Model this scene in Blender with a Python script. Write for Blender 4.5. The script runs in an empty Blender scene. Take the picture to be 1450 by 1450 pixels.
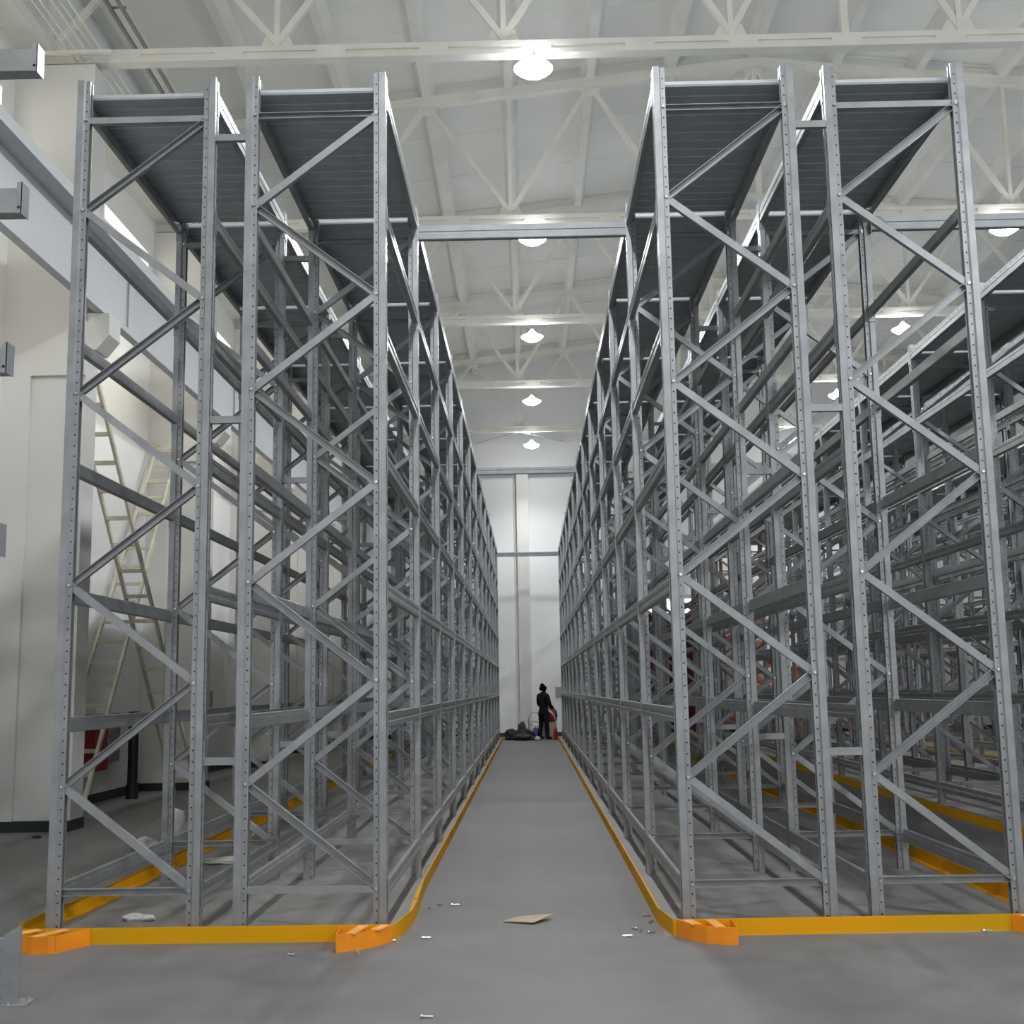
import bpy, math, random
from mathutils import Vector, Matrix
random.seed(7)
PI = math.pi
SC = bpy.context.scene
COL = SC.collection

# ------------------------------------------------------------------ camera
cam_d = bpy.data.cameras.new('camera'); cam = bpy.data.objects.new('camera', cam_d); COL.objects.link(cam)
R_ = Vector((0.99978, 0.01507, -0.01421)); 
yaw, pitch, roll = -0.0126, 0.1462, -0.0169
cy, sy, cp, sp_ = math.cos(yaw), math.sin(yaw), math.cos(pitch), math.sin(pitch)
fw = Vector((sy*cp, cy*cp, sp_)); rt = Vector((cy, -sy, 0)); up = rt.cross(fw)
rt2 = rt*math.cos(roll) + up*math.sin(roll); up2 = up*math.cos(roll) - rt*math.sin(roll)
M = Matrix((rt2, up2, -fw)).transposed().to_4x4(); M.translation = Vector((0, 0, 1.66))
cam.matrix_world = M
cam_d.sensor_width = 36; cam_d.sensor_fit = 'HORIZONTAL'; cam_d.lens = 1689.2/1450*36
cam_d.clip_start = 0.05; cam_d.clip_end = 300
SC.camera = cam

# ------------------------------------------------------------------ world, exposure
w = bpy.data.worlds.new('world'); SC.world = w; w.use_nodes = True
w.node_tree.nodes['Background'].inputs[0].default_value = (0.75, 0.85, 1.0, 1)
w.node_tree.nodes['Background'].inputs[1].default_value = 0.3
SC.view_settings.view_transform = 'Standard'; SC.view_settings.look = 'None'
SC.view_settings.gamma = 1; SC.view_settings.use_curve_mapping = False
SC.view_settings.exposure = 0.0
SC.cycles.max_bounces = 8; SC.cycles.diffuse_bounces = 6; SC.cycles.glossy_bounces = 3
SC.cycles.caustics_reflective = False; SC.cycles.caustics_refractive = False
DAY_E = 3.0; BOWL_W = 110.0; FILL_TUBE_E = 33.0; FRONT_FILL_E = 0.45; LAMP_W = 640.0; LAMP_E = 66.0; LAMP_TOP = 21.0; LAMP_COL = (0.96, 0.98, 1.0)
def lamp_light(x, y, z, parent=None, k=1.0, cone=172, blend=.5):
    l = bpy.data.lights.new('lamp_light', 'SPOT'); l.energy = LAMP_W*k; l.color = LAMP_COL; l.shadow_soft_size = 0.2
    l.spot_size = math.radians(cone); l.spot_blend = blend
    o = bpy.data.objects.new('lamp_light', l); COL.objects.link(o); o.location = (x, y, z)
    if parent: o.parent = parent
    return o
# lamps of the same two rows hanging behind the camera, outside the frame
for lx in (0.2, 8.9):
    for ly in (8.15, 2.1, -4.0):
        lamp_light(lx, ly, 9.6, None, .9 if ly > 5 else 1.35)
        gl = bpy.data.lights.new('lamp_bowl_light', 'POINT'); gl.energy = BOWL_W; gl.color = LAMP_COL; gl.shadow_soft_size = 0.2
        go = bpy.data.objects.new('lamp_bowl_light', gl); COL.objects.link(go); go.location = (lx, ly, 9.75)

# ------------------------------------------------------------------ materials
def mat(name, col, rough=0.6, metal=0.0, noise=0.0, scale=3.0, col2=None, bump=0.0, spec=0.5, emit=None, estr=0, stretch=None, detail=4.0):
    m = bpy.data.materials.new(name); m.use_nodes = True
    nt = m.node_tree; b = nt.nodes['Principled BSDF']
    b.inputs['Base Color'].default_value = (*col, 1); b.inputs['Roughness'].default_value = rough
    b.inputs['Metallic'].default_value = metal; b.inputs['Specular IOR Level'].default_value = spec
    if emit: b.inputs['Emission Color'].default_value = (*emit, 1); b.inputs['Emission Strength'].default_value = estr
    if noise or bump or col2:
        tc = nt.nodes.new('ShaderNodeTexCoord'); n = nt.nodes.new('ShaderNodeTexNoise')
        n.inputs['Scale'].default_value = scale; n.inputs['Detail'].default_value = detail
        src = tc.outputs['Object']
        if stretch:
            mp = nt.nodes.new('ShaderNodeMapping'); mp.inputs['Scale'].default_value = stretch
            nt.links.new(src, mp.inputs[0]); src = mp.outputs[0]
        nt.links.new(src, n.inputs['Vector'])
        if noise or col2:
            r = nt.nodes.new('ShaderNodeValToRGB')
            c2 = col2 or tuple(min(1, c*(1+noise)) for c in col)
            c1 = col if col2 else tuple(c*(1-noise) for c in col)
            r.color_ramp.elements[0].position = 0.35; r.color_ramp.elements[1].position = 0.65
            r.color_ramp.elements[0].color = (*c1, 1); r.color_ramp.elements[1].color = (*c2, 1)
            nt.links.new(n.outputs['Fac'], r.inputs[0]); nt.links.new(r.outputs[0], b.inputs['Base Color'])
        if bump:
            bp = nt.nodes.new('ShaderNodeBump'); bp.inputs['Strength'].default_value = bump; bp.inputs['Distance'].default_value = 0.02
            nt.links.new(n.outputs['Fac'], bp.inputs['Height']); nt.links.new(bp.outputs[0], b.inputs['Normal'])
    return m
STEEL = mat('rack_steel', (0.325, 0.338, 0.352), 0.34, 0.38, 0.10, 6, bump=0.01)
BEAM = mat('beam_steel', (0.31, 0.328, 0.333), 0.34, 0.38, 0.12, 5)
DECKM = mat('deck_steel', (0.45, 0.495, 0.52), 0.5, 0.25, 0.08, 4)
TIE = mat('tie_steel', (0.29, 0.315, 0.33), 0.5, 0.15, 0.08, 5)
HOLE = mat('hole_black', (0.012, 0.012, 0.014), 0.9)
BOLT = mat('bolt_zinc', (0.75, 0.76, 0.78), 0.22, 0.9)
YEL = mat('guard_yellow', (0.80, 0.355, 0.002), 0.6, 0, spec=0.2, col2=(0.58, 0.345, 0.003), scale=0.9, noise=0.1, detail=1.5)
ORA = mat('guard_orange', (0.86, 0.27, 0.006), 0.5, 0, 0.08, 4)
ORA2 = mat('strap_orange', (0.86, 0.42, 0.12), 0.55, 0, 0.1, 6)
WALLM = mat('wall_plaster', (0.80, 0.81, 0.81), 0.75, 0, 0.03, 0.5, bump=0.03)
COLM = mat('column_plaster', (0.68, 0.675, 0.655), 0.75, 0, 0.04, 0.8, bump=0.03)
ROOFM = mat('roof_white', (0.82, 0.81, 0.775), 0.85, 0, 0.07, 0.35, bump=0.12)
PURL = mat('purlin_white', (0.80, 0.79, 0.755), 0.8, 0, 0.05, 1.5, bump=0.05)
CREAM = mat('truss_cream', (0.80, 0.785, 0.72), 0.6, 0, 0.05, 2)
GIRD = mat('girder_grey', (0.58, 0.60, 0.615), 0.7, 0, 0.03, 0.7)
BASEM = mat('baseboard_black', (0.022, 0.032, 0.035), 0.5, 0, 0.2, 2)
DUCTM = mat('duct_grey', (0.28, 0.28, 0.27), 0.5, 0.3, 0.1, 2)
DARKM = mat('dark_gap', (0.03, 0.03, 0.03), 0.9)
WOOD = mat('ladder_wood', (0.58, 0.55, 0.44), 0.65, 0, 0.12, 5)
RED = mat('red_paint', (0.30, 0.012, 0.022), 0.5, 0, 0.1, 3)
MAROON = mat('maroon_curtain', (0.10, 0.025, 0.04), 0.8, 0, 0.2, 2)
PINK = mat('pink_sign', (0.45, 0.03, 0.14), 0.6)
ORP = mat('orange_paint', (0.50, 0.10, 0.02), 0.45, 0, 0.1, 2)
BLACKM = mat('black_tube', (0.012, 0.014, 0.014), 0.45, 0, 0.2, 3)
GREYB = mat('grey_box', (0.30, 0.31, 0.28), 0.6, 0, 0.05, 3)
PLAST = mat('white_plastic', (0.58, 0.58, 0.57), 0.4, 0, 0.05, 4, bump=0.2)
CARD = mat('cardboard', (0.46, 0.36, 0.24), 0.8, 0, 0.1, 8)
GLOW = mat('lamp_glow', (1, 1, 1), 0.4, emit=LAMP_COL, estr=LAMP_E)
GLOWT = mat('lamp_glow_top', (1, 1, 1), 0.4, emit=LAMP_COL, estr=LAMP_TOP)
DAYW = mat('daylight_pane', (0.9, 0.9, 0.9), 0.3, emit=(1.0, 0.92, 0.78), estr=DAY_E)
FILL_TUBE = mat('fill_tube_glow', (1, 1, 1), 0.4, emit=(1.0, 0.92, 0.79), estr=FILL_TUBE_E)
DAYB = mat('daylight_blue', (0.9, 0.9, 0.9), 0.3, emit=(0.75, 0.82, 1.0), estr=1.6)
CLOTH1 = mat('dark_cloth', (0.022, 0.021, 0.030), 0.9, 0, 0.3, 8)
CLOTH2 = mat('brown_cloth', (0.05, 0.035, 0.035), 0.9, 0, 0.3, 8)
CLOTH3 = mat('white_cloth', (0.45, 0.46, 0.52), 0.9, 0, 0.1, 8)
PURP = mat('purple_cloth', (0.10, 0.06, 0.22), 0.8, 0, 0.2, 8)
JACKET = mat('jacket_black', (0.014, 0.015, 0.016), 0.9, 0, 0.2, 10, spec=0.1)
JEANS = mat('jeans_navy', (0.012, 0.015, 0.027), 0.9, 0, 0.2, 10, spec=0.1)
SKIN = mat('skin', (0.42, 0.24, 0.16), 0.55)
HAIR = mat('hair_black', (0.006, 0.0055, 0.005), 0.95, spec=0.05)
def striped():
    m = mat('red_white_stripe', (0.4, 0.02, 0.04), 0.7); nt = m.node_tree; b = nt.nodes['Principled BSDF']
    tc = nt.nodes.new('ShaderNodeTexCoord'); wv = nt.nodes.new('ShaderNodeTexWave'); wv.inputs['Scale'].default_value = 1.6
    wv.inputs['Distortion'].default_value = 1.5; wv.bands_direction = 'DIAGONAL'
    r = nt.nodes.new('ShaderNodeValToRGB'); r.color_ramp.interpolation = 'CONSTANT'
    r.color_ramp.elements[0].color = (0.17, 0.012, 0.03, 1); r.color_ramp.elements[1].position = 0.86; r.color_ramp.elements[1].color = (0.6, 0.45, 0.45, 1)
    nt.links.new(tc.outputs['Object'], wv.inputs[0]); nt.links.new(wv.outputs[1], r.inputs[0]); nt.links.new(r.outputs[0], b.inputs['Base Color'])
    return m
STRIPE = striped()
def floor_mat():
    m = bpy.data.materials.new('floor_concrete'); m.use_nodes = True; nt = m.node_tree; b = nt.nodes['Principled BSDF']
    tc = nt.nodes.new('ShaderNodeTexCoord')
    n1 = nt.nodes.new('ShaderNodeTexNoise'); n1.inputs['Scale'].default_value = 0.45; n1.inputs['Detail'].default_value = 6
    n2 = nt.nodes.new('ShaderNodeTexNoise'); n2.inputs['Scale'].default_value = 2.2; n2.inputs['Detail'].default_value = 8
    n3 = nt.nodes.new('ShaderNodeTexNoise'); n3.inputs['Scale'].default_value = 70; n3.inputs['Detail'].default_value = 3
    for n in (n1, n2, n3): nt.links.new(tc.outputs['Object'], n.inputs['Vector'])
    r1 = nt.nodes.new('ShaderNodeValToRGB'); r1.color_ramp.elements[0].position = 0.3; r1.color_ramp.elements[1].position = 0.7
    r1.color_ramp.elements[0].color = (0.158, 0.154, 0.149, 1); r1.color_ramp.elements[1].color = (0.187, 0.189, 0.194, 1)
    r2 = nt.nodes.new('ShaderNodeValToRGB'); r2.color_ramp.elements[0].position = 0.32; r2.color_ramp.elements[1].position = 0.6
    r2.color_ramp.elements[0].color = (0.84, 0.83, 0.82, 1); r2.color_ramp.elements[1].color = (1, 1, 1, 1)
    r3 = nt.nodes.new('ShaderNodeValToRGB'); r3.color_ramp.elements[0].position = 0.28; r3.color_ramp.elements[1].position = 0.5
    r3.color_ramp.elements[0].color = (0.9, 0.9, 0.9, 1); r3.color_ramp.elements[1].color = (1, 1, 1, 1)
    nt.links.new(n1.outputs[0], r1.inputs[0]); nt.links.new(n2.outputs[0], r2.inputs[0]); nt.links.new(n3.outputs[0], r3.inputs[0])
    a = nt.nodes.new('ShaderNodeMix'); a.data_type = 'RGBA'; a.blend_type = 'MULTIPLY'; a.inputs[0].default_value = 1
    c = nt.nodes.new('ShaderNodeMix'); c.data_type = 'RGBA'; c.blend_type = 'MULTIPLY'; c.inputs[0].default_value = 1
    nt.links.new(r1.outputs[0], a.inputs[6]); nt.links.new(r2.outputs[0], a.inputs[7])
    nt.links.new(a.outputs[2], c.inputs[6]); nt.links.new(r3.outputs[0], c.inputs[7]); 
    def math_(op, a, bb):
        n = nt.nodes.new('ShaderNodeMath'); n.operation = op
        for k, q in enumerate((a, bb)):
            if isinstance(q, (int, float)): n.inputs[k].default_value = q
            elif q is not None: nt.links.new(q, n.inputs[k])
        return n.outputs[0]
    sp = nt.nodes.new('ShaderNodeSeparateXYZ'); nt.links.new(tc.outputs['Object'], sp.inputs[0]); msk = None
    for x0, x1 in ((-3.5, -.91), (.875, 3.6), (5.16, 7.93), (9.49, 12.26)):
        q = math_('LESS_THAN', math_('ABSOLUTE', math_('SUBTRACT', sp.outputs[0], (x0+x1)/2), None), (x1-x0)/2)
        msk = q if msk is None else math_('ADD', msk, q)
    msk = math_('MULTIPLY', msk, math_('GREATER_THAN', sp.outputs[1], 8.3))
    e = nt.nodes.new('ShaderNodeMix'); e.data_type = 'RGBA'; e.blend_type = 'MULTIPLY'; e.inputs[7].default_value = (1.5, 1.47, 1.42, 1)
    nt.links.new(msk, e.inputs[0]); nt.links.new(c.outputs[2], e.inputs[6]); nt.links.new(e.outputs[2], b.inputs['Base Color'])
    mr = nt.nodes.new('ShaderNodeMapRange'); mr.inputs[3].default_value = 0.48; mr.inputs[4].default_value = 0.66
    nt.links.new(n2.outputs[0], mr.inputs[0]); nt.links.new(mr.outputs[0], b.inputs['Roughness'])
    b.inputs['Specular IOR Level'].default_value = 0.25
    return m
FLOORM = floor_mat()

# ------------------------------------------------------------------ mesh builder
class MB:
    def __init__(s): s.v = []; s.f = []; s.m = []
    def add(s, vs, fs, mi=0):
        o = len(s.v); s.v += [tuple(v) for v in vs]; s.f += [tuple(i+o for i in f) for f in fs]; s.m += [mi]*len(fs); return s
    def box(s, x0, x1, y0, y1, z0, z1, mi=0):
        return s.add([(x, y, z) for x in (x0, x1) for y in (y0, y1) for z in (z0, z1)],
                     [(0,1,3,2), (4,6,7,5), (0,4,5,1), (2,3,7,6), (0,2,6,4), (1,5,7,3)], mi)
    def prism(s, poly, o, ax, ay, az, L, mi=0, caps=True):
        """extrude 2-D polygon in plane (ax, ay) along az by L from o"""
        o = Vector(o); ax = Vector(ax); ay = Vector(ay); az = Vector(az); n = len(poly)
        a = [o + ax*p[0] + ay*p[1] for p in poly]; b = [p + az*L for p in a]
        fs = [(i, (i+1) % n, (i+1) % n + n, i+n) for i in range(n)]
        if caps: fs += [tuple(range(n))[::-1], tuple(range(n, 2*n))]
        return s.add(a+b, fs, mi)
    def bar(s, p, q, wx, wy, ref=(0, 1, 0), mi=0):
        p = Vector(p); q = Vector(q); d = q-p; L = d.length; d.normalize(); r = Vector(ref)
        a = d.cross(r).normalized(); b = a.cross(d).normalized()
        return s.prism([(-wx/2, -wy/2), (wx/2, -wy/2), (wx/2, wy/2), (-wx/2, wy/2)], p, a, b, d, L, mi)
    def cyl(s, p, q, r, n=10, r2=None, mi=0):
        p = Vector(p); q = Vector(q); d = (q-p); L = d.length; d.normalize()
        a = d.orthogonal().normalized(); b = d.cross(a); r2 = r if r2 is None else r2
        A = [p + (a*math.cos(2*PI*i/n) + b*math.sin(2*PI*i/n))*r for i in range(n)]
        B = [q + (a*math.cos(2*PI*i/n) + b*math.sin(2*PI*i/n))*r2 for i in range(n)]
        return s.add(A+B, [(i, (i+1) % n, (i+1) % n+n, i+n) for i in range(n)] + [tuple(range(n))[::-1], tuple(range(n, 2*n))], mi)
    def tube(s, pts, r, n=6, mi=0):
        for a, b in zip(pts[:-1], pts[1:]): s.cyl(a, b, r, n, mi=mi)
        return s
    def lathe(s, prof, c=(0, 0, 0), n=24, mi=0):
        c = Vector(c); k = len(prof)
        vs = [c + Vector((r*math.cos(2*PI*i/n), r*math.sin(2*PI*i/n), z)) for i in range(n) for r, z in prof]
        fs = [(i*k+j, ((i+1) % n)*k+j, ((i+1) % n)*k+j+1, i*k+j+1) for i in range(n) for j in range(k-1)]
        return s.add(vs, fs, mi)
    def strip(s, path, prof, mi=0):
        """sweep a profile (offset to the right of travel, z) along a plan path"""
        P = [Vector((p[0], p[1], 0)) for p in path]; n = len(P); k = len(prof); vs = []
        for i in range(n):
            d0 = (P[i]-P[i-1]).normalized() if i else (P[1]-P[0]).normalized()
            d1 = (P[i+1]-P[i]).normalized() if i < n-1 else d0
            n0 = Vector((d0.y, -d0.x, 0)); n1 = Vector((d1.y, -d1.x, 0)); m = (n0+n1).normalized(); sc = 1/max(0.4, m.dot(n0))
            for o, z in prof: vs.append(P[i] + m*o*sc + Vector((0, 0, z)))
        fs = [(i*k+j, i*k+(j+1) % k, (i+1)*k+(j+1) % k, (i+1)*k+j) for i in range(n-1) for j in range(k)]
        fs += [tuple(range(k))[::-1], tuple(range((n-1)*k, n*k))]
        return s.add(vs, fs, mi)
    def mesh(s, name, mats, smooth=False):
        me = bpy.data.meshes.new(name); me.from_pydata(s.v, [], s.f)
        for m in (mats if isinstance(mats, (list, tuple)) else [mats]): me.materials.append(m)
        me.polygons.foreach_set('material_index', s.m)
        if smooth: me.polygons.foreach_set('use_smooth', [True]*len(s.f))
        me.update()
        import bmesh
        bm = bmesh.new(); bm.from_mesh(me); bmesh.ops.recalc_face_normals(bm, faces=bm.faces); bm.to_mesh(me); bm.free()
        return me
    def build(s, name, mats, parent=None, loc=(0, 0, 0), rot=None, smooth=False, bevel=0):
        return put(name, s.mesh(name, mats, smooth), parent, loc, rot, bevel)
def put(name, me, parent=None, loc=(0, 0, 0), rot=None, bevel=0):
    o = bpy.data.objects.new(name, me); COL.objects.link(o); o.location = loc
    if rot is not None: o.rotation_euler = rot
    if parent: o.parent = parent
    if bevel:
        b = o.modifiers.new('bevel', 'BEVEL'); b.width = bevel; b.segments = 2; b.limit_method = 'ANGLE'
    return o
def tag(o, label, cat, group=None):
    o['label'] = label; o['category'] = cat
    if group: o['group'] = group
    return o
def thing(name, label, cat, loc=(0, 0, 0), group=None, rz=0):
    o = bpy.data.objects.new(name, None); COL.objects.link(o); o.location = loc; o.rotation_euler = (0, 0, rz)
    o.empty_display_size = 0.2
    return tag(o, label, cat, group)
def struct(o): o['kind'] = 'structure'; return o

# ------------------------------------------------------------------ setting
XL, XR, YB, YF = -6.8, 15.9, -9.0, 41.3
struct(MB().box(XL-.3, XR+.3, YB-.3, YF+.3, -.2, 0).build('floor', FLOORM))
RX, RZ, SL = 4.45, 13.62, 0.105           # ridge x, roof underside at ridge, slope
def roofz(x): return RZ - SL*abs(x-RX)
# left wall with openings (window strips): each as (y0, y1, z0, z1)
TY = [15.2 + 6.05*i for i in range(5)]
COLY = [2.85, 8.9] + [15.0 + 6.0*i for i in range(5)]
ups, lows = [], []
for c in [-3.1] + COLY:
    a, b = c+0.5, c+5.98
    if b > YF: continue
    ups += [(a+.25, a+2.6, 8.95, 9.6), (a+2.95, b-.25, 8.95, 9.6)]
ops = sorted(ups+lows)
def wall_with_openings(zt):
    mb = MB(); ys = sorted({YB, YF} | {o[0] for o in ops} | {o[1] for o in ops}); 
    for y0, y1 in zip(ys[:-1], ys[1:]):
        ym = (y0+y1)/2; cuts = sorted((o[2], o[3]) for o in ops if o[0] < ym < o[1]); z = 0
        for a, b in cuts + [(zt, zt)]:
            mb.box(XL-.3, XL, y0, y1, z, a); z = b
    return mb
wl = struct(wall_with_openings(roofz(XL)+.1).build('wall_left', WALLM))
for k, o in enumerate(ops):
    fr = MB(); y0, y1, z0, z1 = o; x = XL-.26
    for a in (y0, y1-.05, (y0+y1)/2-.025): fr.box(x-.03, x+.03, a, a+.05, z0, z1)
    fr.box(x-.03, x+.03, y0, y1, z0, z0+.05); fr.box(x-.03, x+.03, y0, y1, z1-.05, z1)
    f = struct(fr.build('window_%d' % (k+1), CREAM))
    MB().box(x-.012, x-.004, y0, y1, z0, z1).build('pane', DAYW, f)
# right wall, back wall, wall behind the camera
struct(MB().box(XR, XR+.3, YB, YF, 0, roofz(XR)+.1).build('wall_right', WALLM))
def gable(y0, y1): return MB().prism([(XL-.3, 0), (XR+.3, 0), (XR+.3, roofz(XR)), (RX, RZ+.1), (XL-.3, roofz(XL))], (0, y0, 0), (1,0,0), (0,0,1), (0,1,0), y1-y0)
wb = struct(gable(YF, YF+.3).build('wall_back', WALLM))
struct(gable(YB-.3, YB).build('wall_front', WALLM))
# glowing window panes added behind the camera as fill for the rack fronts
FRONT_FILL = mat('front_fill_pane', (0.9, 0.9, 0.9), 0.3, emit=(0.95, 0.97, 1.0), estr=FRONT_FILL_E)
for k, (x0, x1) in enumerate(((-5.5, -1.0), (-.5, 4.0), (4.5, 9.0), (9.5, 14.0))):
    fr = MB()
    for x in (x0, (x0+x1)/2, x1): fr.box(x-.05, x+.05, YB, YB+.06, 3.2, 6.6)
    for z in (3.2, 4.9, 6.6): fr.box(x0-.05, x1+.05, YB, YB+.06, z-.05, z+.05)
    f = struct(fr.build('window_%d' % (k+101), CREAM)); MB().box(x0, x1, YB+.01, YB+.02, 3.2, 6.6).build('pane', FRONT_FILL, f)
for cx in (-0.15, 4.45, 9.5): MB().box(cx-.21, cx+.21, YF-.28, YF, 0, 9.05).build('pilaster', COLM, wb, bevel=.01)
MB().box(XL, XR, YF-.30, YF, 9.05, 9.2).build('ledge', COLM, wb)
MB().cyl((-.43, YF-.05, 0), (-.43, YF-.05, 9.05), .03, 8).build('downpipe', CREAM, wb)
struct(MB().box(XL, XR, YF-.02, YF, 0, .14).build('baseboard_back', BASEM))
# columns on the left wall
for c in COLY:
    mb = MB(); x0, x1 = XL, -5.72
    mb.box(x0, x1, c+.06, c+.46, 0, 10.1); mb.box(x0, x1, c, c+.06, 5.78, 10.1); mb.box(x0, -6.42, c, c+.06, 0, 5.78)
    mb.build('column', COLM, wl)
    # corbel that carries the girder
    MB().prism([(-5.72, 6.615), (-5.42, 6.615), (-5.42, 6.32), (-5.58, 6.12), (-5.72, 6.12)], (0, c+.02, 0), (1,0,0), (0,0,1), (0,1,0), .42).build('corbel', COLM, wl)
    bb = MB(); bb.box(XL+.0, -5.70, c-.02, c+.48, 0, .13); bb.build('column_plinth', BASEM, wl)
mb = MB(); ys = [YB] + [v for c in COLY for v in (c-.02, c+.48)] + [YF]
for a, b in zip(ys[0::2], ys[1::2]): mb.box(XL, XL+.02, a, b, 0, .14)
struct(mb.build('baseboard_left', BASEM))
mb = MB(); mb.box(-5.62, -5.50, YB, YF, 6.62, 7.45); mb.box(-5.86, -5.26, YB, YF, 7.45, 7.60)
gd = struct(mb.build('trim_1', GIRD))
for c in COLY[1:4]: MB().cyl((-5.48, c+.9, 6.7), (-5.48, c+.9, 7.45), .012, 6).build('drop_rod', DUCTM, gd)
# unseen warm tubes added behind the girder to brighten the wall, one per bay
for k, c in enumerate(COLY[:-1]):
    t = thing('fill_lamp', 'added warm fill tube hidden behind the grey girder on the left wall', 'lamp', (-5.63, c+3.2, 6.86), 'added fill tubes behind the girder')
    MB().box(-.03, 0, -1.9, 1.9, -.03, .05).build('housing', GREYB, t)
    MB().cyl((-.055, -1.85, .0), (-.055, 1.85, .0), .024, 10).build('tube', FILL_TUBE, t)
# eave beam
struct(MB().box(XL, XL+.42, YB, YF, 10.32, 10.52).build('trim_2', CREAM))
# ceiling
mb = MB()
for sgn, xe in ((-1, XL-.3), (1, XR+.3)):
    mb.prism([(RX, RZ), (xe, roofz(xe)), (xe, roofz(xe)+.2), (RX, RZ+.2)], (0, YB-.3, 0), (1,0,0), (0,0,1), (0,1,0), YF-YB+.6)
    y = YB
    while y < YF:      # seams between roof sheets
        mb.prism([(RX, RZ+.01), (xe, roofz(xe)+.01), (xe, roofz(xe)-.018), (RX, RZ-.018)], (0, y, 0), (1,0,0), (0,0,1), (0,1,0), .05)
        y += 2.017
ce = struct(mb.build('ceiling', ROOFM))
for k in range(-7, 8):
    x = RX + 1.55*k
    if x < XL+.3 or x > XR-.3: continue
    z = roofz(x)+.02
    MB().prism([(-.17, 0), (.17, 0), (.075, -.27), (-.075, -.27)], (x, YB, z), (1,0,0), (0,0,1), (0,1,0), YF-YB).build('purlin', PURL, ce)

# ------------------------------------------------------------------ roof trusses
ORD = ['nearest', 'second', 'third', 'fourth', 'farthest']
TLAB = ['cream roof truss nearest the camera, its long bottom chord crossing the top of the photo',
        'second cream roof truss back, just above the nearest tie beam over the aisle',
        'third cream roof truss back, between the second and third lamps of the aisle',
        'fourth cream roof truss back, just above the fourth lamp of the aisle',
        'farthest cream roof truss, in front of the back wall and above the last lamp']
BX = [RX + s*d for d in (1.55, 4.65, 7.75, 10.85) for s in (-1, 1)]
TX = [RX + 3.1*k for k in range(-3, 4)]
proto = None
def truss(y, label):
    t = thing('roof_truss', label, 'truss', (0, y, 0), 'cream roof trusses')
    m = MB(); m.box(XL, XR, -.09, .09, 10.18, 10.245); m.box(XL, XR, -.09, .09, 10.295, 10.37); m.box(XL, XR, -.06, .06, 10.245, 10.295)
    for k in range(-8, 9): m.box(RX+1.4*k-.2, RX+1.4*k+.2, -.092, .092, 10.19, 10.36)
    m.build('bottom_chord', CREAM, t)
    m = MB()
    for s, xe in ((-1, XL), (1, XR)):
        m.prism([(RX, RZ-.22), (xe, roofz(xe)-.22), (xe, roofz(xe)-.40), (RX, RZ-.40)], (0, -.09, 0), (1,0,0), (0,0,1), (0,1,0), .18)
    m.build('top_chord', CREAM, t)
    for x in BX:
        zt = roofz(x)-.3
        MB().bar((x, 0, 10.37), (x, 0, zt), .07, .09).build('vertical_post', CREAM, t)
        MB().prism([(-.24, 0), (.24, 0), (.16, .2), (-.16, .2)], (x, -.012, 10.365), (1,0,0), (0,0,1), (0,1,0), .024).build('gusset_plate', CREAM, t)
        for d in (-1.55, 1.55):
            xt = x+d
            if xt < XL+.2 or xt > XR-.2: continue
            MB().bar((x, 0, 10.44), (xt, 0, roofz(xt)-.36), .085, .07).build('diagonal_strut', CREAM, t)
    MB().bar((RX, 0, 10.37), (RX, 0, RZ-.3), .10, .10).build('king_post', CREAM, t)
    for x in TX:
        zt = roofz(x)-.40
        MB().prism([(-.2, 0), (.2, 0), (.13, -.17), (-.13, -.17)], (x, -.012, zt+.01), (1,0,0), (0,0,1), (0,1,0), .024).build('gusset_plate', CREAM, t)
    return t
def copy_tree(o, parent=None):
    c = o.copy(); COL.objects.link(c)
    if parent: c.parent = parent
    for ch in list(o.children): copy_tree(ch, c)
    return c
for i, y in enumerate(TY):
    if i == 0: proto = truss(y, TLAB[0])
    else:
        c = copy_tree(proto); c.location = (0, y, 0); c['label'] = TLAB[i]
# flat bracing between the last truss and the back wall
br = thing('roof_bracing', 'thin cream rods crossing between the farthest truss and the back wall', 'bracing', (0, 39.5, 10.22))
for x in BX:
    for d in (-3.1, 3.1):
        if x+d < XL or x+d > XR: continue
        m = MB().cyl((x, 0, 0), (x+d*.5, 1.78, 0), .028, 6); m.build('rod', CREAM, br)
# conduits and duct channels under the left eave
ct = thing('conduit_bundle', 'bundle of thin cream conduits running under the roof along the left wall', 'conduit', (-5.8, 16, 10.2))
for k in range(5): MB().cyl((-.22+.1*k+(.04 if k > 1 else 0), -20, 0), (-.22+.1*k+(.04 if k > 1 else 0), 25, 0), .014, 6).build('conduit', CREAM, ct)
for k in range(-2, 5): MB().box(-.62, .36, -1.2+6.05*k-.02, -1.2+6.05*k+.02, -.05, -.014).build('hanger', CREAM, ct)
tr = thing('cable_tray', 'pair of dark grey channels hung under the roof beside the left eave', 'cable tray', (-5.5, 16, 11.0))
for x in (-.10, .06): MB().box(x-.02, x+.02, -20, 25.2, -.03, .03).build('channel', DUCTM, tr)
for k in range(-2, 5): MB().box(-.14, 1.1-1.0, -.8+6.05*k-.02, -.8+6.05*k+.02, .03, .05).build('cross_bracket', DUCTM, tr)

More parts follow.
